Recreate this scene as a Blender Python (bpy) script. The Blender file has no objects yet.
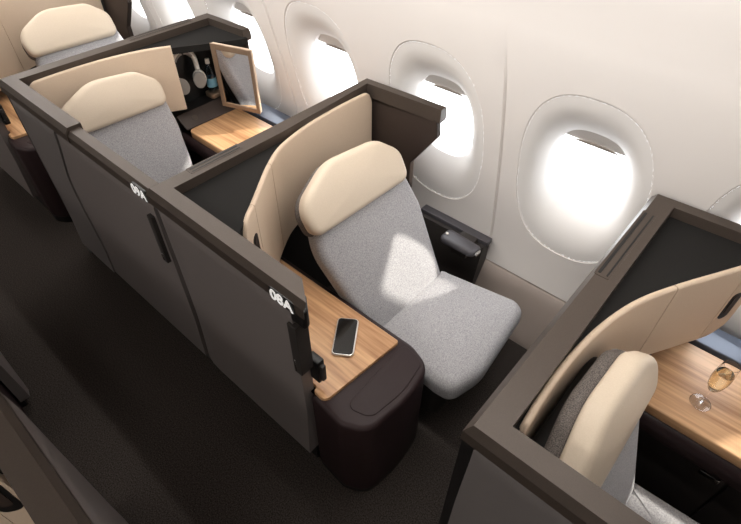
import bpy, bmesh, math, random
from mathutils import Vector, Matrix
random.seed(4)
C = bpy.context.scene.collection
PI = math.pi

# ------------------------------------------------------------------ materials
def mat(name, col, rough=.5, metal=0., col2=None, scale=60, bump=0., detail=3, stretch=None, spec=.5,
        coat=0., emit=None, estr=0., trans=0., ior=1.45, alpha=1., sheen=0., lo=.35, hi=.65):
    m = bpy.data.materials.new(name); m.use_nodes = True
    nt = m.node_tree; b = nt.nodes['Principled BSDF']
    I = b.inputs
    I['Base Color'].default_value = (*col, 1); I['Roughness'].default_value = rough
    I['Metallic'].default_value = metal; I['Specular IOR Level'].default_value = spec
    I['Coat Weight'].default_value = coat; I['Transmission Weight'].default_value = trans
    I['IOR'].default_value = ior; I['Alpha'].default_value = alpha; I['Sheen Weight'].default_value = sheen
    if emit: I['Emission Color'].default_value = (*emit, 1); I['Emission Strength'].default_value = estr
    if col2 or bump:
        tc = nt.nodes.new('ShaderNodeTexCoord'); mp = nt.nodes.new('ShaderNodeMapping')
        nz = nt.nodes.new('ShaderNodeTexNoise'); nz.inputs['Scale'].default_value = scale
        nz.inputs['Detail'].default_value = detail
        if stretch: mp.inputs['Scale'].default_value = stretch
        nt.links.new(tc.outputs['Object'], mp.inputs['Vector']); nt.links.new(mp.outputs[0], nz.inputs['Vector'])
        if col2:
            r = nt.nodes.new('ShaderNodeValToRGB')
            r.color_ramp.elements[0].position = lo; r.color_ramp.elements[1].position = hi
            r.color_ramp.elements[0].color = (*col2, 1); r.color_ramp.elements[1].color = (*col, 1)
            nt.links.new(nz.outputs[0], r.inputs[0]); nt.links.new(r.outputs[0], I['Base Color'])
        if bump:
            bp = nt.nodes.new('ShaderNodeBump'); bp.inputs['Strength'].default_value = bump
            bp.inputs['Distance'].default_value = .002
            nt.links.new(nz.outputs[0], bp.inputs['Height']); nt.links.new(bp.outputs[0], I['Normal'])
    return m
def s2l(r, g, b):
    f = lambda c: (c/12.92 if c <= .04045 else ((c+.055)/1.055)**2.4)
    return (f(r/255), f(g/255), f(b/255))

M = {}
M['carpet'] = mat('carpet', s2l(76,69,65), .95, col2=s2l(38,35,33), scale=170, bump=.6, detail=4, spec=.1)
M['wall'] = mat('wall_liner', s2l(232,227,223), .5, spec=.3)
M['reveal'] = mat('window_reveal', s2l(234,231,228), .55, spec=.3)
M['groove'] = mat('groove', s2l(150,142,134), .6)
M['dado'] = mat('dado_taupe', s2l(150,138,130), .5, spec=.3)
M['rim'] = mat('rim_bronze', s2l(78,69,62), .42, .3, col2=s2l(73,64,58), scale=420, bump=.05)
M['panel'] = mat('panel_taupe', s2l(122,115,113), .42, .12, col2=s2l(119,112,110), scale=300, bump=.03)
M['panelback'] = mat('panel_dark', s2l(114,109,108), .45, .12, col2=s2l(111,106,105), scale=300)
M['dark'] = mat('dark_liner', s2l(50,46,44), .55, col2=s2l(47,43,41), scale=200)
M['espresso'] = mat('espresso_liner', s2l(56,46,41), .5, col2=s2l(53,43,38), scale=200)
M['shelf'] = mat('shelf_charcoal', s2l(31,30,29), .8, col2=s2l(29,28,27), scale=300, spec=.2)
M['black'] = mat('black_plastic', s2l(22,21,21), .4)
M['leather'] = mat('burgundy_leather', s2l(44,31,32), .5, col2=s2l(41,29,30), scale=350, bump=.12, spec=.3)
M['cream'] = mat('cream_leather', s2l(211,196,177), .5, col2=s2l(206,191,171), scale=260, bump=.08, spec=.35)
M['wing'] = mat('wing_leather', s2l(208,188,166), .52, col2=s2l(204,183,161), scale=260, bump=.06, spec=.35)
M['fabric'] = mat('grey_fabric', s2l(184,182,183), .9, col2=s2l(140,139,142), scale=190, bump=.5, detail=5, spec=.15, sheen=.15, lo=.3, hi=.7)
M['fabricdark'] = mat('charcoal_fabric', s2l(128,121,116), .9, col2=s2l(78,73,71), scale=330, bump=.6, detail=5, spec=.1)
M['white'] = mat('glowing_print', (.9,.9,.9), .5, emit=(1,.97,.93), estr=.45)  # small glow added so the seat numbers read white in the dim aisle
M['whiteplastic'] = mat('white_plastic', s2l(236,230,222), .35)
M['earpad'] = mat('grey_earpad', s2l(150,145,140), .7)
M['chrome'] = mat('chrome', (.8,.8,.8), .18, 1.)
M['mirror'] = mat('mirror', (.9,.9,.9), .02, 1.)
M['screen'] = mat('phone_glass', s2l(14,13,14), .12, spec=.6)
M['steel'] = mat('phone_frame', s2l(206,204,202), .3, .8)
M['sill'] = mat('sill_sky_tint', s2l(84,92,107), .3, .2)  # blue of the reflected sky put into the sill's base colour
M['arm'] = mat('arm_slate', s2l(72,70,74), .38)
M['led'] = mat('led_diffuser', (1,1,1), .5, emit=(1,.9,.78), estr=1.2)
M['copper'] = mat('bronze_frame', s2l(146,124,104), .35, .5)
M['water'] = mat('water_blue_label', s2l(120,175,200), .35)
M['ceiling'] = mat('ceiling_white', s2l(228,222,214), .6)

def wood_mat():
    m = bpy.data.materials.new('oak_veneer'); m.use_nodes = True; nt = m.node_tree; b = nt.nodes['Principled BSDF']
    tc = nt.nodes.new('ShaderNodeTexCoord')
    mp = nt.nodes.new('ShaderNodeMapping'); mp.inputs['Scale'].default_value = (2.2, 40, 40)
    n1 = nt.nodes.new('ShaderNodeTexNoise'); n1.inputs['Scale'].default_value = 1.5; n1.inputs['Detail'].default_value = 5
    mp2 = nt.nodes.new('ShaderNodeMapping'); mp2.inputs['Scale'].default_value = (.8, 14, 14)
    n2 = nt.nodes.new('ShaderNodeTexNoise'); n2.inputs['Scale'].default_value = 1.2; n2.inputs['Detail'].default_value = 2
    for a, n in ((mp, n1), (mp2, n2)):
        nt.links.new(tc.outputs['Object'], a.inputs[0]); nt.links.new(a.outputs[0], n.inputs['Vector'])
    ad = nt.nodes.new('ShaderNodeMix'); ad.inputs[0].default_value = .5
    nt.links.new(n1.outputs[0], ad.inputs[2]); nt.links.new(n2.outputs[0], ad.inputs[3])
    r = nt.nodes.new('ShaderNodeValToRGB')
    r.color_ramp.elements[0].position = .36; r.color_ramp.elements[0].color = (*s2l(158,113,76), 1)
    r.color_ramp.elements[1].position = .62; r.color_ramp.elements[1].color = (*s2l(216,172,128), 1)
    nt.links.new(ad.outputs[0], r.inputs[0]); nt.links.new(r.outputs[0], b.inputs['Base Color'])
    b.inputs['Roughness'].default_value = .38
    return m
M['wood'] = wood_mat()
def pane_mat():
    m = bpy.data.materials.new('window_pane'); m.use_nodes = True; nt = m.node_tree; nt.nodes.clear()
    o = nt.nodes.new('ShaderNodeOutputMaterial'); t = nt.nodes.new('ShaderNodeBsdfTransparent')
    g = nt.nodes.new('ShaderNodeBsdfGlossy'); g.inputs['Roughness'].default_value = .05
    x = nt.nodes.new('ShaderNodeMixShader'); x.inputs[0].default_value = .05
    nt.links.new(t.outputs[0], x.inputs[1]); nt.links.new(g.outputs[0], x.inputs[2]); nt.links.new(x.outputs[0], o.inputs[0])
    return m
M['pane'] = pane_mat()
def glass_mat(name, col, k):
    m = bpy.data.materials.new(name); m.use_nodes = True; nt = m.node_tree; nt.nodes.clear()
    o = nt.nodes.new('ShaderNodeOutputMaterial'); t = nt.nodes.new('ShaderNodeBsdfTransparent')
    t.inputs[0].default_value = (*col, 1)
    g = nt.nodes.new('ShaderNodeBsdfGlossy'); g.inputs['Roughness'].default_value = .03
    lw = nt.nodes.new('ShaderNodeLayerWeight'); lw.inputs[0].default_value = k
    x = nt.nodes.new('ShaderNodeMixShader'); nt.links.new(lw.outputs['Facing'], x.inputs[0])
    nt.links.new(t.outputs[0], x.inputs[1]); nt.links.new(g.outputs[0], x.inputs[2]); nt.links.new(x.outputs[0], o.inputs[0])
    return m
M['glass'] = mat('clear_glass', (1,1,1), .0, trans=1., ior=1.45)
M['fizz'] = mat('champagne_liquid', (1,.90,.66), .0, trans=1., ior=1.33)
M['bottle'] = glass_mat('bottle_plastic', (.55,.68,.75), .4)

# ------------------------------------------------------------------ object helpers
ORG = {}
def thing(name, label, cat, loc, group=None):
    o = bpy.data.objects.new(name, None); C.objects.link(o); o.location = loc; o.empty_display_size = .05
    o['label'] = label; o['category'] = cat
    if group: o['group'] = group
    ORG[o] = Vector(loc); return o
def part(name, bm, m, parent=None, label=None, smooth=30):
    bmesh.ops.remove_doubles(bm, verts=bm.verts, dist=1e-6)
    bmesh.ops.recalc_face_normals(bm, faces=bm.faces)
    me = bpy.data.meshes.new(name)
    org = ORG.get(parent, Vector((0,0,0)))
    for v in bm.verts: v.co -= org
    for f in bm.faces: f.smooth = smooth > 0
    if smooth:
        for e in bm.edges:
            if len(e.link_faces) == 2 and e.calc_face_angle(0) > math.radians(smooth): e.smooth = False
    bm.to_mesh(me); bm.free()
    me.materials.append(m if not isinstance(m, str) else M[m])
    o = bpy.data.objects.new(name, me); C.objects.link(o)
    if parent: o.parent = parent
    ORG[o] = org
    if label: o['label'] = label
    return o
def single(name, bm, m, label, cat, loc, group=None, smooth=30):
    loc = Vector(loc)
    for v in bm.verts: v.co -= loc
    o = part(name, bm, m, smooth=smooth); o.location = loc; ORG[o] = loc
    o['label'] = label; o['category'] = cat
    if group: o['group'] = group
    return o
def struct(name, bm, m, parent=None, smooth=30):
    o = part(name, bm, m, parent, smooth=smooth)
    if not parent: o['kind'] = 'structure'
    return o

# ------------------------------------------------------------------ shape helpers
def roundpoly(pts, r, seg=6):
    n = len(pts); out = []
    for i in range(n):
        p = Vector(pts[i][:2]); a = Vector(pts[i-1][:2]); b = Vector(pts[(i+1) % n][:2])
        ri = pts[i][2] if len(pts[i]) > 2 else r
        da = (a-p); db = (b-p); la, lb = da.length, db.length; da /= la; db /= lb
        ang = da.angle(db)
        if ri <= 0 or ang > PI-.02: out.append(p.copy()); continue
        d = min(ri/math.tan(ang/2), la*.49, lb*.49); rr = d*math.tan(ang/2)
        cen = p + (da+db).normalized()*(rr/math.sin(ang/2))
        s = p+da*d-cen; e = p+db*d-cen
        a0 = math.atan2(s.y, s.x); a1 = math.atan2(e.y, e.x); dd = (a1-a0+PI) % (2*PI)-PI
        for k in range(seg+1):
            t = a0+dd*k/seg; out.append(cen+Vector((math.cos(t), math.sin(t)))*rr)
    return out
def area2(o): return sum(o[i-1].x*o[i].y-o[i].x*o[i-1].y for i in range(len(o)))
def inset(o, d):
    n = len(o); res = []
    for i in range(n):
        e1 = (o[i]-o[i-1]); e2 = (o[(i+1) % n]-o[i])
        if e1.length < 1e-9: e1 = e2
        if e2.length < 1e-9: e2 = e1
        n1 = Vector((-e1.y, e1.x)).normalized(); n2 = Vector((-e2.y, e2.x)).normalized()
        k = n1+n2; l = max(k.length_squared, .5)
        res.append(o[i]+k*(2*d/l))
    return res
def slab(o, z0, z1, rt=.0, rb=.0, F=None, crown=0., seg=5, bm=None, caprings=5):
    """solid with outline o (2D) between z0 and z1, edges rounded by rt (top) and rb (bottom); F maps (a,b,c) to world"""
    bm = bm or bmesh.new()
    F = F or (lambda a, b, c: (a, b, c))
    o = [Vector(p[:2]) for p in o]
    if area2(o) < 0: o = o[::-1]
    rings = []
    if rb > 0:
        for k in range(seg+1):
            t = PI/2*k/seg; rings.append((inset(o, rb*(1-math.sin(t))), z0+rb*(1-math.cos(t))))
    else: rings.append((o, z0))
    if rt > 0:
        for k in range(seg+1):
            t = PI/2*k/seg; rings.append((inset(o, rt*(1-math.cos(t))), z1-rt*(1-math.sin(t))))
    else: rings.append((o, z1))
    V = [[bm.verts.new(F(p.x, p.y, z)) for p in r] for r, z in rings]
    n = len(o)
    for a, b in zip(V, V[1:]):
        for i in range(n): bm.faces.new((a[i-1], a[i], b[i], b[i-1]))
    bm.faces.new(V[0][::-1])
    if crown:
        top = rings[-1][0]; cen = sum(top, Vector((0, 0)))/n; prev = V[-1]
        for k in range(1, caprings+1):
            t = k/caprings
            if k == caprings:
                c = bm.verts.new(F(cen.x, cen.y, z1+crown))
                for i in range(n): bm.faces.new((prev[i-1], prev[i], c))
            else:
                cur = [bm.verts.new(F(*(p.lerp(cen, t)), z1+crown*(1-(1-t)**2))) for p in top]
                for i in range(n): bm.faces.new((prev[i-1], prev[i], cur[i], cur[i-1]))
                prev = cur
    else: bm.faces.new(V[-1])
    return bm
def box(x0, x1, y0, y1, z0, z1, r=.0, bm=None):
    b = bm or bmesh.new(); s = len(b.verts)
    g = bmesh.ops.create_cube(b, size=1)
    vs = g['verts']
    for v in vs: v.co = Vector(((x0+x1)/2+v.co.x*(x1-x0), (y0+y1)/2+v.co.y*(y1-y0), (z0+z1)/2+v.co.z*(z1-z0)))
    if r:
        es = list({e for v in vs for e in v.link_edges})
        bmesh.ops.bevel(b, geom=es, offset=r, segments=2, profile=.5, affect='EDGES')
    return b
def rrect(x0, x1, y0, y1, r, seg=6): return roundpoly([(x0,y0),(x1,y0),(x1,y1),(x0,y1)], r, seg)
def lathe(prof, cx, cy, n=32, bm=None):
    bm = bm or bmesh.new(); R = []
    for r, z in prof:
        if r < 1e-6: R.append([bm.verts.new((cx, cy, z))])
        else: R.append([bm.verts.new((cx+r*math.cos(2*PI*i/n), cy+r*math.sin(2*PI*i/n), z)) for i in range(n)])
    for a, b in zip(R, R[1:]):
        for i in range(n):
            j = (i+1) % n
            if len(a) == 1 and len(b) == 1: break
            if len(a) == 1: bm.faces.new((a[0], b[j], b[i]))
            elif len(b) == 1: bm.faces.new((a[i], a[j], b[0]))
            else: bm.faces.new((a[i], a[j], b[j], b[i]))
    return bm
def tube(pts, r, n=12, bm=None):
    bm = bm or bmesh.new(); pts = [Vector(p) for p in pts]; R = []; up = None
    for i, p in enumerate(pts):
        t = (pts[min(i+1, len(pts)-1)]-pts[max(i-1, 0)]).normalized()
        if up is None: up = t.orthogonal().normalized()
        up = (up-t*up.dot(t)).normalized(); s = t.cross(up)
        rr = r[i] if isinstance(r, (list, tuple)) else r
        R.append([bm.verts.new(p+(up*math.cos(2*PI*k/n)+s*math.sin(2*PI*k/n))*rr) for k in range(n)])
    for a, b in zip(R, R[1:]):
        for i in range(n): bm.faces.new((a[i-1], a[i], b[i], b[i-1]))
    bm.faces.new(R[0][::-1]); bm.faces.new(R[-1])
    return bm
def crom(pts, k=8):
    P = [Vector(p) for p in pts]; P = [P[0]*2-P[1]]+P+[P[-1]*2-P[-2]]; out = []
    for i in range(1, len(P)-2):
        a, b, c, d = P[i-1:i+3]
        for j in range(k):
            t = j/k
            out.append(.5*((2*b)+(c-a)*t+(2*a-5*b+4*c-d)*t*t+(3*b-a-3*c+d)*t**3))
    out.append(P[-2].copy()); return out
def sweep(path, widths, sec, skew=0.):
    """section sec [(f, z)]: f = fraction of each segment's own inward width; inward is left of the path"""
    P = [Vector(p) for p in path]; n = len(P); bm = bmesh.new()
    def off(i, f):
        def line(s):
            d = (P[s+1]-P[s]).normalized(); nn = Vector((-d.y, d.x)); return P[s]+nn*widths[s]*f, d, nn
        if i == 0: q, d, nn = line(0); return q
        if i == n-1: q, d, nn = line(n-2); return q+(P[n-1]-P[n-2])
        q1, d1, n1 = line(i-1); q2, d2, n2 = line(i)
        den = d1.x*d2.y-d1.y*d2.x
        if abs(den) < 1e-4: return q2
        t = ((q2.x-q1.x)*d2.y-(q2.y-q1.y)*d2.x)/den
        return q1+d1*t
    R = [[bm.verts.new((*off(i, f), z)) for f, z in sec] for i in range(n)]
    for v, (f, z) in zip(R[-1], sec): v.co.x -= skew*max(0, f-.2)/.8      # end cut at an angle
    m = len(sec)
    for a, b in zip(R, R[1:]):
        for k in range(m): bm.faces.new((a[k-1], a[k], b[k], b[k-1]))
    bm.faces.new(R[0][::-1]); bm.faces.new(R[-1])
    return bm
def ribbon(path, z0f, z1f, th, F=None, rnd=.006):
    """upright sheet along a plan path with rounded top edge; thickness th to the right of the path"""
    bm = bmesh.new(); P = [Vector(p[:2]) for p in path]; R = []; L = 0; n = len(P)
    tot = sum((P[i+1]-P[i]).length for i in range(n-1)); acc = 0
    for i in range(n):
        if i: acc += (P[i]-P[i-1]).length
        t = (P[min(i+1, n-1)]-P[max(i-1, 0)]).normalized(); nn = Vector((t.y, -t.x))
        a, b = z0f(acc, tot), z1f(acc, tot); h = th/2
        sec = [(-h, a), (-h, b-h)]+[(-h*math.cos(k*PI/6), b-h+h*math.sin(k*PI/6)) for k in range(1, 6)]+[(h, b-h), (h, a)]
        R.append([bm.verts.new((*(P[i]+nn*d), z)) for d, z in sec])
    m = len(R[0])
    for a, b in zip(R, R[1:]):
        for k in range(m): bm.faces.new((a[k-1], a[k], b[k], b[k-1]))
    bm.faces.new(R[0][::-1]); bm.faces.new(R[-1])
    return bm
def panel(xl, xr, z0, z1, yf, back, nx=14, nz=24):
    """aisle-side skin: front face y=yf(x,z,fx,fz), flat back at y=back"""
    bm = bmesh.new(); A = []; B = []
    for j in range(nz+1):
        fz = j/nz; z = z0+(z1-z0)*fz; ra = []; rb = []
        for i in range(nx+1):
            fx = i/nx; x = xl(z)+(xr(z)-xl(z))*fx
            ra.append(bm.verts.new((x, yf(x, z, fx, fz), z))); rb.append(bm.verts.new((x, back, z)))
        A.append(ra); B.append(rb)
    for j in range(nz):
        for i in range(nx):
            bm.faces.new((A[j][i], A[j][i+1], A[j+1][i+1], A[j+1][i])); bm.faces.new((B[j][i], B[j+1][i], B[j+1][i+1], B[j][i+1]))
        bm.faces.new((A[j][0], A[j+1][0], B[j+1][0], B[j][0])); bm.faces.new((A[j][nx], B[j][nx], B[j+1][nx], A[j+1][nx]))
    for i in range(nx):
        bm.faces.new((A[0][i], B[0][i], B[0][i+1], A[0][i+1])); bm.faces.new((A[nz][i], A[nz][i+1], B[nz][i+1], B[nz][i]))
    return bm
def text_bm(s, size, F, depth=.002):
    cu = bpy.data.curves.new('number', 'FONT'); cu.body = s; cu.size = size; cu.extrude = depth; cu.offset = size*.022
    ob = bpy.data.objects.new('number', cu); C.objects.link(ob); bpy.context.view_layer.update()
    me = bpy.data.meshes.new_from_object(ob.evaluated_get(bpy.context.evaluated_depsgraph_get()))
    bpy.data.objects.remove(ob); bpy.data.curves.remove(cu)
    bm = bmesh.new(); bm.from_mesh(me); bpy.data.meshes.remove(me)
    for v in bm.verts: v.co = Vector(F(*v.co))
    return bm

# ------------------------------------------------------------------ cabin shell
PR = [(1.87,0),(2.055,.32),(2.075,.5),(2.01,.9),(1.94,1.22),(1.84,1.58),(1.725,1.86),(1.53,2.12),(1.22,2.34)]
XA, XB = -7., 3.2
prof = crom(PR[1:], 10)
cum = [0]
for a, b in zip(prof, prof[1:]): cum.append(cum[-1]+(b-a).length)
def at_s(s):
    for i in range(len(cum)-1):
        if s <= cum[i+1] or i == len(cum)-2:
            t = (s-cum[i])/(cum[i+1]-cum[i]); p = prof[i].lerp(prof[i+1], t); d = (prof[i+1]-prof[i]).normalized()
            return p, Vector((d.y, -d.x))          # outward normal (y,z)
def s_of_z(z):
    for i in range(len(prof)-1):
        if prof[i].y <= z <= prof[i+1].y: return cum[i]+(z-prof[i].y)/(prof[i+1].y-prof[i].y)*(cum[i+1]-cum[i])
def wpt(x, s, d=0.):
    p, n = at_s(s); return (x, p.x+n.x*d, p.y+n.y*d)
PITCH = .77; W0 = -.53
wins = [W0+PITCH*k for k in range(-6, 4)]
sB, sT = 0., s_of_z(1.72); sC = s_of_z(1.05)
def sup(t, a, b, e=2.5):
    c, s = math.cos(t), math.sin(t)
    return a*math.copysign(abs(c)**(2/e), c), b*math.copysign(abs(s)**(2/e), s)
OA, OB_, IA, IB = .288, .468, .168, .236
NW = 96
def rect_pt(t, hw, lo, hi):
    c, s = math.cos(t), math.sin(t); k = 1e9
    if abs(c) > 1e-9: k = min(k, hw/abs(c))
    if s > 1e-9: k = min(k, hi/s)
    if s < -1e-9: k = min(k, lo/-s)
    return c*k, s*k
bm = bmesh.new()
hw = PITCH/2
# angles including the exact rectangle corners
angs = [2*PI*i/NW for i in range(NW)]
for cx_, cy_ in ((hw, sT-sC), (-hw, sT-sC), (hw, sB-sC), (-hw, sB-sC)): angs.append(math.atan2(cy_, cx_) % (2*PI))
angs = sorted(angs)
for k, w in enumerate(wins):
    seam_r = (k % 2 == 1)      # seam on the +X side or on the -X side
    rings = []
    ring0, ring1 = [], []
    for t in angs:
        x, s = rect_pt(t, hw, sC-sB, sT-sC)
        on = (abs(x-hw) < 1e-6) if seam_r else (abs(x+hw) < 1e-6)
        ring0.append((x, s, .016*min(1, max(0, (1.38-sB-(sC+s))/.35)) if on else 0)); ring1.append((x*(1-.008/hw) if on else x, s, 0))
    rings += [ring0, ring1]
    for f in (.35, .7):
        rings.append([(x+(ox-x)*f, s+(os_-s)*f, 0) for (x, s, _), (ox, os_) in zip(ring1, [sup(t, OA*1.03, OB_*1.03) for t in angs])])
    for sc, d in ((1.014, 0), (1.006, .004), (.995, .004)):
        rings.append([(*sup(t, OA*sc, OB_*sc), d) for t in angs])
    V = [[bm.verts.new(wpt(w+x, sC+s, d)) for x, s, d in r] for r in rings]
    for a, b in zip(V, V[1:]):
        for i in range(len(angs)): bm.faces.new((a[i-1], a[i], b[i], b[i-1]))
def plain(x0, x1, s0, s1, nx, ns):
    g = [[bm.verts.new(wpt(x0+(x1-x0)*i/nx, s0+(s1-s0)*j/ns)) for i in range(nx+1)] for j in range(ns+1)]
    for j in range(ns):
        for i in range(nx): bm.faces.new((g[j][i], g[j][i+1], g[j+1][i+1], g[j+1][i]))
plain(XA, XB, sT, cum[-1], 4, 30)
plain(XA, wins[0]-hw, sB, sT, 2, 20); plain(wins[-1]+hw, XB, sB, sT, 2, 20)
bmesh.ops.triangulate(bm, faces=[f for f in bm.faces if len(f.verts) > 4])
struct('wall_right', bm, 'wall')
bm = bmesh.new()
vs = [bm.verts.new(p) for p in ((XA,2.075,.345),(XB,2.075,.345),(XB,2.065,.30),(XA,2.065,.30))]
bm.faces.new(vs)
v2 = [bm.verts.new(p) for p in ((XA,1.89,0),(XB,1.89,0))]
bm.faces.new((vs[3], vs[2], v2[1], v2[0]))
struct('trim_1', bm, 'dado', smooth=0)

for k, w in enumerate(wins):
    N = 72; T = [2*PI*i/N for i in range(N)]
    bm = bmesh.new(); R = []
    for j in range(9):
        f = j/8; d = .004+.088*(f**1.9)
        g = f**.85
        R.append([bm.verts.new(wpt(w+x, sC+s+0*f, d)) for x, s in [sup(t, OA*.995+(IA-OA*.995)*g, OB_*.995+(IB-OB_*.995)*g, 2.5+.2*f) for t in T]])
    for d in (.11, .16):
        R.append([bm.verts.new(wpt(w+x, sC+s, d)) for x, s in [sup(t, IA*.985, IB*.985, 2.7) for t in T]])
    for a, b in zip(R, R[1:]):
        for i in range(N): bm.faces.new((a[i-1], a[i], b[i], b[i-1]))
    wo = struct('window_%d' % (k+1), bm, 'reveal')
    bm = bmesh.new(); r = [bm.verts.new(wpt(w+x, sC+s, .158)) for x, s in [sup(t, IA*.99, IB*.99, 2.7) for t in T]]
    bm.faces.new(r); part('window_pane', bm, 'pane', wo, smooth=0)
    # blind pulled a little way down, with a finger grip
    bm = bmesh.new(); lo = .14
    top = [sup(t, IA*.98, IB*.98, 2.7) for t in T]; top = [p for p in top if p[1] > lo]
    o = roundpoly(top, 0)
    slab(o, .118, .124, F=lambda a, b, c, w=w: wpt(w+a, sC+b, c), bm=bm)
    sh = part('window_blind', bm, 'reveal', wo, smooth=0)
    o = [(x*.10, lo+.008+.018*math.sin(PI*(x+1)/2)*.8) for x in [i/10-1 for i in range(21)]]
    part('blind_grip', slab(o, .111, .118, F=lambda a, b, c, w=w: wpt(w+a, sC+b, c)), 'groove', sh, smooth=0)

bm = bmesh.new(); box(XA, XB, -3.2, 2.1, -.1, 0, bm=bm); struct('floor', bm, 'carpet', smooth=0)
bm = bmesh.new(); box(XA, XB, -3.2, 1.3, 2.75, 2.8, bm=bm); box(XA, XB, 1.2, 1.26, 2.3, 2.75, bm=bm); struct('ceiling', bm, 'ceiling', smooth=0)
bm = bmesh.new(); box(XA, XB, -3.3, -3.2, 0, 2.8, bm=bm); struct('wall_left', bm, 'wall', smooth=0)
bm = bmesh.new(); box(XA-.1, XA, -3.3, 2.3, 0, 2.8, bm=bm); struct('wall_back', bm, 'wall', smooth=0)
bm = bmesh.new(); box(XB, XB+.1, -3.3, 2.3, 0, 2.8, bm=bm); struct('wall_front', bm, 'wall', smooth=0)

# ------------------------------------------------------------------ suites
YA = .622                      # aisle face of the window-side suites
RIMSEC = [(0,1.15),(0,1.192),(.2,1.22),(1,1.22),(1,1.15)]
def smooth01(t): t = max(0, min(1, t)); return t*t*(3-2*t)
def wing_parts(root, path, cuts, z0, z1, th, cut_at=None, skip=(), side=1):
    """moulded cream screen round the head end; cuts = indices where the joints fall"""
    P = crom([(p[0], p[1], 0) for p in path], 10)
    segs = []; b = [0]+[c*10 for c in cuts]+[len(P)-1]
    for i in range(len(b)-1): segs.append(P[b[i]:b[i+1]+1])
    names = ['wing_panel', 'storage_door', 'grip_panel']
    last = len(segs)-1; objs = []
    for i, sg in enumerate(segs):
        if i in skip: objs.append(None); continue
        sg = [q.copy() for q in sg]
        if i < last: sg[-1] = sg[-1].lerp(sg[-2], .25)
        R = .09
        def z1f(a, t, i=i):
            if i == last: d = max(0, t-a); return z1 if d >= R else z1-R+math.sqrt(max(0, R*R-(R-d)**2))
            if i == 0 and a < .05: return z1-.05+math.sqrt(max(0, .05**2-(.05-a)**2))
            return z1
        def z0f(a, t, i=i):
            if i == last: d = max(0, t-a); return z0 if d >= R else z0+R-math.sqrt(max(0, R*R-(R-d)**2))
            return z0
        if i == last:   # refine the rounded end
            e = sg[-1]; d = (sg[-1]-sg[-2])
            fine = []
            for a, b2 in zip(sg, sg[1:]):
                for q in range(5): fine.append(a.lerp(b2, q/5))
            sg = fine+[e]
        objs.append(part(names[i], ribbon(sg, z0f, z1f, th), 'wing', root))
    return objs, segs
def slot(root, x0, x1, y0, y1, parent):
    o = part('rim_slot', slab(rrect(x0, x1, y0, y1, .006), 1.2195, 1.2212), 'rim', parent, smooth=0)
    part('slot_groove', slab(rrect(x0+.008, x0+.018, y0+.012, y1-.012, .004), 1.2205, 1.2222), 'black', o, smooth=0)
    part('slot_groove', slab(rrect(x1-.014, x1-.008, y0+.012, y1-.012, .002), 1.2205, 1.2222), 'black', o, smooth=0)
def pt(seg, f):
    i = f*(len(seg)-1); k = min(int(i), len(seg)-2); return seg[k].lerp(seg[k+1], i-k), (seg[k+1]-seg[k]).normalized()
def grip(root, seg, f, zc, h, w, th, side):
    p, d = pt(seg, f); n = Vector((d.y, -d.x, 0))*side
    o = roundpoly([(-w/2,-h/2,.02),(w/2,-h/2,.03),(w/2,h/2,.03),(-w/2,h/2,.02)], .02)
    g = part('grip_recess', slab(o, th/2-.004, th/2+.002, F=lambda a, b, c: (p.x+d.x*a+n.x*c, p.y+d.y*a+n.y*c, zc+b)), 'black', root)
    o2 = [(x*.55, y*.72) for x, y in o]
    part('grip_lip', slab(o2, th/2, th/2+.004, F=lambda a, b, c: (p.x+d.x*a+n.x*c, p.y+d.y*a+n.y*c, zc+b+.01)), 'espresso', g)

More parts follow.
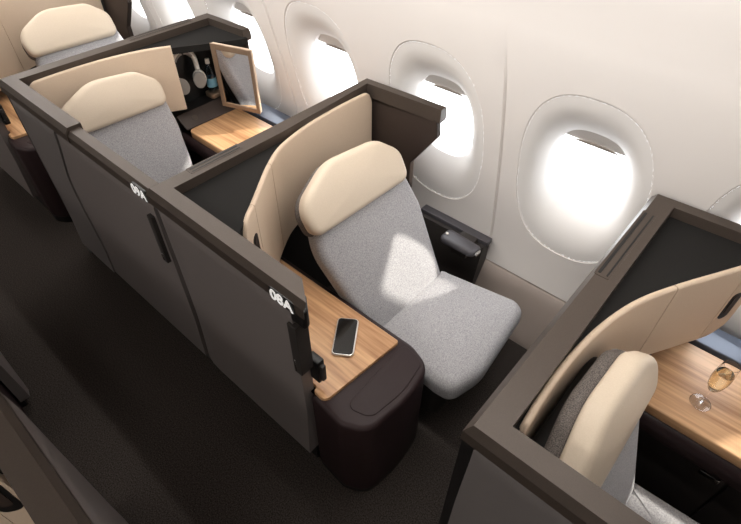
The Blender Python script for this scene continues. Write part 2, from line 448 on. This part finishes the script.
def suite_window_seat(x0, number, label):
    """suite whose seat is by the window and whose console is by the aisle"""
    t = thing('suite_partition', label, 'partition', (x0, YA, 0), 'suite partitions along the windows')
    X = lambda u: x0+u
    # outer skin towards the aisle
    def yf(x, z, fx, fz):
        e = min(fx, 1)/.16; bulge = .014*(smooth01(e)-1)*-1*0
        lip = .02*smooth01((fz-.965)/.035)
        rear = .016*(1-smooth01(fx/.10))
        low = -.014*(1-smooth01(z/.5))
        return YA+.004+lip+rear+low
    part('side_panel', panel(lambda z: X(.012+.012*math.sin(PI*min(1,z/1.1))), lambda z: X(.815-.012*smooth01((.55-z)/.4)), .13, 1.165, yf, YA+.055), 'panel', t)
    part('kick_plate', box(X(.01), X(.80), YA+.035, YA+.055, 0, .14), 'black', t)
    part('rear_panel', box(X(.012), X(.06), YA+.03, 1.885, .02, 1.16), 'dark', t)
    o = [(X(.0),.02),(X(.0),1.16),(X(.475),1.16),(X(.485),1.07),(X(.335),.86),(X(.335),.02)]
    part('window_side_panel', slab(roundpoly(o, .012), 1.875, 1.912, .004, .004, F=lambda a, b, c: (a, c, b)), 'espresso', t)
    rim = part('rim', sweep([(X(.49),1.932),(X(0),1.905),(X(0),1.25),(X(0),YA),(X(.885),YA)], [.055,.05,.085,.078], RIMSEC, .085), 'rim', t, smooth=20)
    # path runs so that "inward" is to its left
    slot(t, X(.014), X(.058), .80, 1.06, rim)
    part('rim_end_cap', slab(roundpoly([(X(.81),YA+.004,.004),(X(.880),YA+.004,.012),(X(.872),YA+.030,.01),(X(.825),YA+.066,.02),(X(.80),YA+.068,.004)], .01), 1.075, 1.17, .01, .02), 'black', t)
    hd = part('door_handle', slab(roundpoly([(X(.795),.79,.004),(X(.838),.79,.01),(X(.838),1.07,.004),(X(.795),1.07,.004)], .004), YA-.006, YA+.05, .002, .002, F=lambda a, b, c: (a, c, b)), 'dark', t, label='black recessed pull at the front edge of the aisle panel')
    part('pull_insert', box(X(.803), X(.812), YA-.009, YA+.0, .80, .87, .002), 'chrome', hd)
    lt = part('door_latch', box(X(.80), X(.86), YA+.05, YA+.085, .70, .83, .006), 'black', t)
    part('latch_bolt', box(X(.85), X(.875), YA+.058, YA+.078, .72, .81, .004), 'dark', lt)
    path = [(X(.078),1.845),(X(.072),1.70),(X(.074),1.55),(X(.088),1.38),(X(.13),1.20),(X(.20),1.07),(X(.29),.945),(X(.36),.85),(X(.43),.745)]
    objs, segs = wing_parts(t, path, (5, 7), .72, 1.195, .022)
    grip(objs[2], segs[2], .42, 1.02, .14, .05, .022, -1)
    sh = [(X(.05),YA+.06),(X(.47),YA+.06),(X(.42),.75)]+[(q.x-.006, q.y) for q in crom([(p[0],p[1],0) for p in path], 6)[::-1]][6:]+[(X(.05),1.84)]
    part('top_shelf', slab(sh, 1.13, 1.178), 'shelf', t, smooth=0)
    if number:
        nb = part('seat_number_plate', slab(rrect(X(.722), X(.842), 1.140, 1.196, .012), YA-.0015, YA+.004, F=lambda a, b, c: (a, c, b)), 'black', t, smooth=0)
        part('seat_number', text_bm(number, .064, lambda a, b, c: (X(.728)+a, YA-.003-c, 1.146+b), .0008), 'white', nb, smooth=0)
    return t

def suite_aisle_seat(x0, number, label, open_cabinet, u_end=1.385):
    """suite whose seat is by the aisle and whose console is by the window"""
    t = thing('suite_partition', label, 'partition', (x0, YA, 0), 'suite partitions along the windows')
    X = lambda u: x0+u
    seam = lambda z: .40+.15*smooth01((z-.72)/.45)+.05*smooth01((.6-z)/.35)
    def yf(x, z, fx, fz):
        return YA+.004+.02*smooth01((fz-.965)/.035)+.016*(1-smooth01(fx/.10))-.014*(1-smooth01(z/.5))
    part('side_panel', panel(lambda z: X(.014), lambda z: X(seam(z)), .12, 1.165, yf, YA+.055), 'panelback', t)
    def yd(x, z, fx, fz):
        return YA+.012+.02*smooth01((fz-.965)/.035)-.014*(1-smooth01(z/.5))
    dr = part('suite_door', panel(lambda z: X(seam(z)+.005), lambda z: X(u_end), .12, 1.155, yd, YA+.05), 'panel', t)
    part('door_rim', sweep([(X(.56),YA+.004),(X(u_end),YA+.004)], [.062], [(0,1.14),(0,1.182),(.25,1.205),(1,1.205),(1,1.14)]), 'rim', dr, smooth=20)
    hd = part('door_handle', box(X(u_end-.055), X(u_end-.02), YA-.006, YA+.03, .80, 1.06, .004), 'dark', dr)
    part('pull_insert', box(X(u_end-.048), X(u_end-.036), YA-.009, YA, .81, .85, .002), 'chrome', hd)
    part('kick_plate', box(X(.01), X(u_end), YA+.035, YA+.055, 0, .13), 'black', t)
    part('rear_panel', box(X(.0), X(.06), YA+.012, 1.885, .02, 1.16), 'black', t)
    part('window_side_panel', box(X(.0), X(.40), 1.89, 1.915, .02, 1.16, .004), 'espresso', t)
    rim = part('rim', sweep([(X(.41),1.936),(X(0),1.915),(X(0),YA),(X(.74),YA)], [.062,.092,.078], RIMSEC), 'rim', t, smooth=20)
    slot(t, X(.014), X(.064), 1.34, 1.77, rim)
    path = [(X(.112),.715),(X(.104),.84),(X(.104),1.0),(X(.122),1.17),(X(.165),1.34),(X(.235),1.49),(X(.325),1.65),(X(.385),1.755),(X(.435),1.845)]
    objs, segs = wing_parts(t, path, (5, 7), .80, 1.195, .022, skip=((1, 2) if open_cabinet else ()))
    if not open_cabinet: grip(objs[2], segs[2], .35, .98, .14, .045, .022, 1)
    inner = [(q.x-.006, q.y) for q in crom([(p[0],p[1],0) for p in path], 6)]
    sh = [(X(.05),.70)]+inner+[(X(.435),1.885),(X(.05),1.885)]
    part('top_shelf', slab(sh, 1.14, 1.178), 'shelf', t, smooth=0)
    if open_cabinet:
        # storage door swung open, mirror on its inside
        H = Vector((x0+.635, 1.755, 0)); d = Vector((-.95, -.32, 0)).normalized(); n = Vector((-d.y, d.x, 0))
        if n.y > 0: n = -n
        w_, za, zb = .28, .80, 1.195
        F = lambda a, b, c: (H.x+d.x*a+n.x*c, H.y+d.y*a+n.y*c, b)
        door = part('storage_door', slab(rrect(0, w_, za, zb, .01), -.018, 0, .003, .003, F=F), 'wing', t, label='open storage door with a mirror inside')
        for nm, a0, a1, b0, b1 in (('mirror_frame', 0, .022, za, zb), ('mirror_frame', w_-.03, w_, za, zb), ('mirror_frame', .022, w_-.03, za, za+.028), ('mirror_frame', .022, w_-.03, zb-.032, zb)):
            part(nm, slab(roundpoly([(a0,b0),(a1,b0),(a1,b1),(a0,b1)], 0), 0, .009, .002, F=F), 'copper', door, smooth=0)
        part('mirror', slab([(.02,za+.026),(w_-.028,za+.026),(w_-.028,zb-.03),(.02,zb-.03)], 0, .003, F=F), 'mirror', door, smooth=0)
    if number:
        nb = part('seat_number_plate', slab(rrect(X(u_end-.105), X(u_end-.002), 1.146, 1.198, .01), YA+.001, YA+.010, F=lambda a, b, c: (a, c, b)), 'black', dr, smooth=0)
        part('seat_number', text_bm(number, .062, lambda a, b, c: (X(u_end-.108)+a, YA-.001-c, 1.150+b), .0008), 'white', nb, smooth=0)
    return t

def seat(label, ox, oz, yc, lean, length, wt, wb, cush_len, cush, skew=0., puff=.048):
    """reclining seat facing +X; (ox,yc,oz) = crease between back and cushion"""
    t = thing('airline_seat', label, 'seat', (ox, yc, 0), 'passenger seats by the windows')
    v = Vector((-math.sin(lean), 0, math.cos(lean))); n = Vector((math.cos(lean), 0, math.sin(lean))); O = Vector((ox, yc, oz))
    F = lambda a, b, c: tuple(O+Vector((0, a, 0))+v*b+n*c)
    L = length; hb = .70*L
    o = roundpoly([(-wb-.005, -.06, .03), (wb+skew*.2, -.06, .03), (wt+skew*.6, hb*.7, .2), (wt+skew-.02, L*.88, .05), (-wt+.06, L*.88, .05), (-wt-.018, hb*.85, .3)], .05)
    bk = part('backrest', slab(o, -.09, 0, .035, .02, F=F, crown=.012), 'fabric', t, smooth=60)
    st = bmesh.new()
    slab(roundpoly([(-wb-.02, -.08, .03), (wb+.02, -.08, .03), (wt+skew-.04, L*.85, .08), (-wt+.04, L*.85, .08)], .05), -.14, -.075, .02, .02, F=F, bm=st)
    part('back_shell', st, 'black', bk)
    a0, a1 = -wt-.02, wt+skew-.02
    o = roundpoly([(a0, hb, .05), (a1, hb-.012, .05), (a1+.005, L*.87, .09), (a1-.11, L*.995, .12), (a0+.21, L*1.03, .25), (a0-.008, L*.895, .12)], .05, 8)
    hr = part('headrest', slab(o, -.025, puff, .03, .02, F=F, crown=.012), 'cream', t, smooth=60)
    part('headrest_back', slab([(x*.985, y-.012) for x, y in o], -.075, -.02, .03, .02, F=F), 'fabricdark', hr, smooth=60)
    part('seat_cushion', slab(roundpoly([(ox+p[0], yc+p[1], p[2]) for p in cush], .05, 8), oz-.15, oz-.005, .05, .06, crown=.012), 'fabric', t, smooth=60)
    part('seat_base', slab(rrect(ox-.05, ox+cush_len-.17, yc-.22, yc+.2, .04), 0, oz-.13), 'dark', t)
    return t

def console_aisle(x0, label):
    t = thing('side_console', label, 'console', (x0+.6, .9, 0), 'side consoles beside the seats')
    X = lambda u: x0+u
    o = roundpoly([(X(.10),.682,.01),(X(.825),.682,.01),(X(.832),.645,.01),(X(1.0),.632,.07),(X(1.10),.68,.11),(X(1.125),.9,.5),(X(1.095),1.065,.10),(X(.98),1.105,.12),(X(.10),1.105,.01)], .05, 8)
    base = [p+((Vector((X(.7),.88))-p)*.035) for p in o]
    part('console_base', slab(base, 0.0, .06), 'black', t)
    bd = bmesh.new(); slab(o, .05, .615, .022, .02, bm=bd)
    b = part('console_body', bd, 'leather', t)
    part('leather_lid', slab(roundpoly([(X(.965),.70,.03),(X(1.07),.73,.05),(X(1.09),.9,.3),(X(1.065),1.06,.05),(X(.945),1.085,.03)], .03), .60, .6185, .003), 'leather', t)
    w = roundpoly([(X(.16),.684,.01),(X(.825),.684,.01),(X(.832),.662,.01),(X(.895),.658,.03),(X(.93),1.07,.012),(X(.16),1.07,.01)], .01)
    part('wood_tabletop', slab(w, .612, .632, .003, .003), 'wood', t)
    return t
def console_window(x0, label, y0=1.435, u0=.27):
    t = thing('side_console', label, 'console', (x0+.8, 1.7, 0), 'side consoles beside the seats')
    X = lambda u: x0+u; ue = 1.34
    part('console_body', box(X(.07), X(ue), y0+.012, 1.86, 0, .55), 'dark', t)
    part('leather_bolster', slab(roundpoly([(y0-.03,.545,.02),(1.86,.545,.005),(1.86,.64,.005),(y0-.03,.64,.045)], .02), X(.08), X(ue), F=lambda a, b, c: (c, a, b)), 'leather', t)
    for k in range(2):
        dd = part('drawer', box(X(.10+.62*k), X(.71+.62*k), y0+.002, y0+.02, .06, .535, .004), 'dark', t)
        part('drawer_pull', box(X(.62+.62*k), X(.69+.62*k), y0-.006, y0+.004, .49, .515, .003), 'chrome', dd)
    part('wood_tabletop', slab(roundpoly([(X(u0),y0-.005,.05),(X(ue),y0-.005,.01),(X(ue),1.83,.01),(X(u0),1.83,.03)], .03), .635, .685, .008, .008), 'wood', t)
    FC = lambda a, b, c: (X(.285-.10*b/.10-.25*c/.1*0)+c*.7, a, .69+.06*b/.10+c*.7)
    cp = part('control_panel', slab(rrect(1.42, 1.83, 0, .10, .008), -.008, .006, .003, F=FC), 'espresso', t)
    part('control_dial', slab([(1.52+.018*math.cos(i*PI/10), .05+.018*math.sin(i*PI/10)) for i in range(20)], .005, .009, F=FC), 'rim', cp)
    part('panel_split', slab([(1.60,.004),(1.603,.004),(1.603,.096),(1.60,.096)], .004, .0065, F=FC), 'black', cp, smooth=0)
    part('niche_floor', box(X(.07), X(.20), 1.30, 1.86, .55, .745), 'black', t)
    part('window_sill', slab(roundpoly([(X(.07),1.862),(X(ue),1.862),(X(ue),1.995),(X(.07),1.995)], .006), .58, .68, .006), 'sill', t)
    part('sill_gap', box(X(.07), X(ue), 1.83, 1.862, .55, .63), 'black', t)
    return t
def armrest(x0, label):
    t = thing('armrest_cabinet', label, 'armrest', (x0+.6, 1.9, 0), 'armrest cabinets below the windows')
    X = lambda u: x0+u
    part('cabinet_body', slab([(1.895,.0),(1.975,.46),(2.045,.46),(2.045,.335)], X(.345), X(.80), F=lambda a, b, c: (c, a, b)), 'dark', t, smooth=0)
    part('cabinet_top', slab(roundpoly([(X(.345),2.00),(X(.81),2.00),(X(.81),2.055),(X(.345),2.055)], .006), .458, .485, .004), 'arm', t)
    pd = part('arm_pad', slab(roundpoly([(X(.61),1.805,.03),(X(.825),1.81,.03),(X(.833),1.895,.02),(X(.61),1.91,.03)], .03), .505, .55, .02, .02), 'arm', t)
    part('pad_end_trim', box(X(.817), X(.837), 1.835, 1.88, .515, .535, .006), 'chrome', pd)
    part('pad_bracket', box(X(.66), X(.76), 1.86, 1.98, .43, .505, .004), 'dark', t)
    part('release_button', lathe([(0,.557),(.008,.557),(.008,.552)], X(.635), 1.85, 12), 'whiteplastic', pd)
    return t

X7, X8, X9, X10 = -.232, -1.70, -3.09, -4.56
s8 = suite_window_seat(X8, '08A', 'taupe suite partition numbered 08A with bronze rim around the seat by the window')
suite_window_seat(X10, None, 'taupe suite partition behind suite 09A, farthest one at the upper left')
suite_aisle_seat(X9, '09A', 'taupe suite partition numbered 09A with an open mirrored storage door', True)
suite_aisle_seat(X7, None, 'taupe suite partition with bronze rim nearest the camera at the lower right', False)

cushA = [(-.02,-.27,.02),(.37,-.30,.08),(.46,-.29,.08),(.505,-.12,.3),(.46,.33,.07),(.40,.365,.07),(-.02,.29,.02)]
LA = math.atan2(.40, .68)
seat('grey fabric seat with cream headrest in suite 08A, sunlit beside the phone table', X8+.73, .46, 1.42, LA, .79, .345, .275, .52, cushA, skew=-.07)
seat('grey fabric seat with cream headrest at the far upper left, behind suite 09A', X10+.88, .46, 1.42, LA, .79, .345, .275, .52, cushA, skew=-.07)
cushB = [(-.02,-.27,.02),(.46,-.28,.08),(.52,-.1,.3),(.50,.2,.08),(.44,.27,.08),(-.02,.25,.02)]
LB = math.atan2(.34, .94)
seat('grey fabric seat with cream headrest in suite 09A, below the open mirror', X9+.50, .49, 1.05, LB, .70, .285, .25, .52, cushB)
seat('grey fabric seat seen from above its cream headrest, near the champagne glass', X7+.46, .505, 1.0, LB, .71, .285, .235, .52, cushB, puff=.054)
console_aisle(X8, 'rounded burgundy console with oak top carrying the phone')
console_aisle(X10, 'rounded burgundy console with oak top at the left edge behind suite 09A')
console_window(X9, 'oak topped console under the open mirror in suite 09A')
console_window(X7, 'oak topped console with burgundy bolster carrying the champagne glass')
armrest(X8, 'dark armrest cabinet with padded slate arm between seat 08A and the window')
armrest(X10, 'dark armrest cabinet beside the far upper left seat')

# ---- centre suites across the aisle (only their aisle edge shows)
def centre(x0, x1, label):
    YC = -.105
    t = thing('suite_partition', label, 'partition', (x0, YC, 0), 'centre suite partitions across the aisle')
    def yf(x, z, fx, fz):
        return YC-.004-.03*smooth01((fz-.75)/.25)-.012*(1-smooth01(fx/.10))-.012*smooth01((fx-.93)/.07)+.012*(1-smooth01(z/.6))
    part('side_panel', panel(lambda z: x0+.015+.10*smooth01((.55-z)/.4), lambda z: x1-.02, .05, 1.165, yf, YC-.05), 'panel', t)
    part('kick_plate', box(x0+.05, x1-.03, YC-.06, YC-.035, 0, .06), 'black', t)
    part('rim', sweep([(x1,YC),(x0,YC),(x0,-1.2)], [.078,.085], RIMSEC), 'rim', t, smooth=20)
    part('rear_panel', box(x0+.012, x0+.06, -1.2, YC-.03, .02, 1.16), 'dark', t)
    path = [(x0+.075,-1.15),(x0+.075,-.95),(x0+.088,-.80),(x0+.13,-.66),(x0+.20,-.545),(x0+.28,-.44),(x0+.35,-.345),(x0+.41,-.265),(x0+.455,-.20)]
    path = path[::1]
    objs, segs = wing_parts(t, [(a, b) for a, b in path], (5, 7), .72, 1.20, .022)
    grip(objs[2], segs[2], .45, 1.05, .17, .06, .022, 1)
    sh = [(q.x-.006, q.y) for q in crom([(p[0],p[1],0) for p in path], 6)]+[(x0+.47,YC-.06),(x0+.05,YC-.06),(x0+.05,-1.15)]
    part('top_shelf', slab(sh, 1.13, 1.178), 'shelf', t, smooth=0)
    part('console_body', slab(rrect(x1-.3, x1+.30, -.62, YC-.06, .1), .02, .6, .02), 'leather', t)
    pl = part('seat_number_plate', box(x1-.16, x1-.06, YC-.012, YC-.0005, 1.10, 1.145), 'black', t)
    part('seat_number', box(x1-.15, x1-.07, YC-.003, YC+.0005, 1.108, 1.138), 'white', pl)
    return t
centre(-1.48, -.58, 'taupe centre suite partition across the aisle in the lower left corner')
centre(-3.00, -2.2, 'dark centre suite partition at the left edge behind the corner one')

# ------------------------------------------------------------------ small things
# phone
c = Vector((-.953,.931)); ax = Vector((.116,-.164)).normalized(); ay = Vector((-ax.y, ax.x)); L_, W_ = .098, .047
FP = lambda a, b, z: (c.x+ax.x*a+ay.x*b, c.y+ax.y*a+ay.y*b, z)
ph = thing('smartphone', 'black smartphone with silver edge lying on the oak table of suite 08A', 'phone', (c.x, c.y, .632))
part('phone_case', slab(rrect(-L_, L_, -W_, W_, .018), .632, .646, .004, .004, F=FP), 'steel', ph)
scn = part('phone_screen', slab(rrect(-L_+.005, L_-.005, -W_+.005, W_-.005, .014), .6445, .6475, .001, F=FP), 'screen', ph)
part('speaker_slot', slab(rrect(-L_+.010, -L_+.014, -.012, .012, .0015), .6470, .6480, F=FP), 'black', scn, smooth=0)
# champagne glass
gx, gy, gz = .272, 1.565, .6862
g = thing('champagne_glass', 'half full champagne flute standing on the oak console', 'glass', (gx, gy, gz))
part('foot', lathe([(0,gz),(.036,gz),(.037,gz+.002),(.012,gz+.006),(.005,gz+.012)], gx, gy), 'glass', g, smooth=50)
part('stem', lathe([(.005,gz+.012),(.0036,gz+.03),(.0036,gz+.075),(.006,gz+.088)], gx, gy, 16), 'glass', g, smooth=50)
outer = [(.004,.086),(.016,.098),(.026,.12),(.031,.15),(.032,.18),(.029,.215),(.026,.24)]
part('bowl', lathe([(r, gz+z) for r, z in outer]+[(.0245, gz+.24)]+[(r-.0015, gz+z+.001) for r, z in outer[::-1][1:]]+[(0, gz+.09)], gx, gy), 'glass', g, smooth=50)
part('champagne', lathe([(0,gz+.09)]+[(max(.001, r-.0022), gz+z+.002) for r, z in outer[1:5]]+[(.0285,gz+.196),(0,gz+.196)], gx, gy), 'fizz', g, smooth=50)
# headphones hanging in the open cabinet
hx, hy, hz = X9+.10, 1.60, .985
h = thing('headphones', 'white over-ear headphones hanging in the open cabinet of suite 09A', 'headphones', (hx, hy, hz))
arc = [(hx+.02, hy+.085*math.cos(a), hz+.015+.10*math.sin(a)) for a in [PI*i/20 for i in range(21)]]
band = tube([(hx+.02, hy+.088, hz-.06)]+arc+[(hx+.02, hy-.088, hz-.06)], .016, 12)
part('headband', band, 'whiteplastic', h, smooth=60)
part('headband_cushion', tube([(p[0]+.006, hy+(p[1]-hy)*.86, hz+.015+(p[2]-hz-.015)*.86) for p in arc[4:17]], .011, 10), 'earpad', h, smooth=60)
for s in (-1, 1):
    cy_ = hy+s*.075
    o = [(.042*math.cos(2*PI*i/28), .058*math.sin(2*PI*i/28)) for i in range(28)]
    def FE(a, b, cc, s=s, cy_=cy_):      # ear pads turned towards the cabin
        return (hx+.04-.8*cc+.6*s*a*s, cy_+.6*s*cc+.8*a*s*s*s*s, hz-.085+b)
    cup = part('ear_cup', slab(o, -.006, .026, .014, .006, F=FE), 'whiteplastic', h, smooth=60)
    part('ear_pad', slab([(x*.95, y*.95) for x, y in o], -.028, -.004, .006, .009, F=FE), 'earpad', cup, smooth=60)
hk = single('headphone_hook', tube([(X9+.055,hy,1.083),(X9+.10,hy,1.083),(X9+.135,hy,1.085),(X9+.142,hy,1.10)], .007), 'dark', 'small dark hook holding the white headphones', 'hook', (X9+.06, hy, 1.083))
# bottle
bx, by, bz = X9+.125, 1.765, .778
hold = single('bottle_holder', slab(rrect(bx-.045, bx+.045, by-.045, by+.045, .02), bz-.03, bz, .004, .004), 'copper', 'small bronze bottle tray half hidden by the open mirror', 'holder', (bx, by, bz-.03))
b = thing('water_bottle', 'clear water bottle with white cap standing behind the open mirror', 'bottle', (bx, by, bz))
part('bottle_body', lathe([(0,bz),(.03,bz),(.033,bz+.006),(.033,bz+.13),(.027,bz+.16),(.012,bz+.18),(.012,bz+.195),(0,bz+.195)], bx, by), 'bottle', b, smooth=50)
part('bottle_label', lathe([(.0335,bz+.04),(.0338,bz+.04),(.0338,bz+.1),(.0335,bz+.1)], bx, by), 'water', b, smooth=50)
part('bottle_cap', lathe([(0,bz+.222),(.014,bz+.222),(.015,bz+.192),(0,bz+.192)], bx, by, 20), 'whiteplastic', b)

# ------------------------------------------------------------------ cabin strip lamp, added aisle fill, daylight
def area(name, loc, rot, sx, sy, power, col):
    l = bpy.data.lights.new(name, 'AREA'); l.shape = 'RECTANGLE'; l.size = sx; l.size_y = sy; l.energy = power; l.color = col
    o = bpy.data.objects.new(name, l); C.objects.link(o); o.location = loc; o.rotation_euler = rot; return o
sl = thing('ceiling_light', 'long warm strip light under the overhead bin', 'light', (-1.8, 1.12, 2.33))
part('light_housing', box(-6.6, .45, 1.06, 1.19, 2.31, 2.36), 'ceiling', sl)
part('light_diffuser', box(-6.55, .4, 1.075, 1.175, 2.30, 2.311), 'led', sl)
area('bin_strip', (-3.05, 1.12, 2.29), (math.radians(36), 0, 0), 6.9, .08, 88, (1, .965, .925))
fill_panel = thing('ceiling_light', 'wide added fill light panel over the centre suites', 'light', (-1.8, -1.6, 2.74))  # unseen panel, added to brighten the aisle faces of the suites
part('light_housing', box(-6.6, 2.8, -1.95, -1.25, 2.72, 2.755), 'ceiling', fill_panel)
part('light_diffuser', box(-6.5, 2.7, -1.90, -1.30, 2.71, 2.721), 'led', fill_panel)
area('aisle_fill', (-1.8, -1.6, 2.68), (math.radians(28), 0, 0), 9., .55, 85, (1, .96, .92))

sun = bpy.data.lights.new('sun', 'SUN'); sun.energy = 6.5; sun.angle = math.radians(2.5); sun.color = (1, .95, .86)
so = bpy.data.objects.new('sun', sun); C.objects.link(so)
so.rotation_euler = Vector((-.56, -.71, -.56)).to_track_quat('-Z', 'Y').to_euler()

w = bpy.data.worlds.new('sky'); bpy.context.scene.world = w; w.use_nodes = True
bg = w.node_tree.nodes['Background']; bg.inputs[0].default_value = (.93, .96, 1., 1); bg.inputs[1].default_value = 7

# ------------------------------------------------------------------ camera
Rm = [[0.7495958229, 0.4677551022, -0.4683068083], [0.6618777548, -0.5244871869, 0.5355660822], [0.004892847, -0.7114199569, -0.7027501013]]
mw = Matrix(((Rm[0][0], -Rm[0][1], -Rm[0][2], 0), (Rm[1][0], -Rm[1][1], -Rm[1][2], 0), (Rm[2][0], -Rm[2][1], -Rm[2][2], 2.4), (0, 0, 0, 1)))
cam = bpy.data.cameras.new('camera'); cam.sensor_width = 36; cam.lens = 512.6/741*36; cam.clip_start = .02
co = bpy.data.objects.new('camera', cam); C.objects.link(co); co.matrix_world = mw
sc = bpy.context.scene; sc.camera = co
sc.view_settings.view_transform = 'Standard'; sc.view_settings.look = 'None'; sc.view_settings.gamma = 1
sc.view_settings.exposure = 0.; sc.view_settings.use_curve_mapping = False
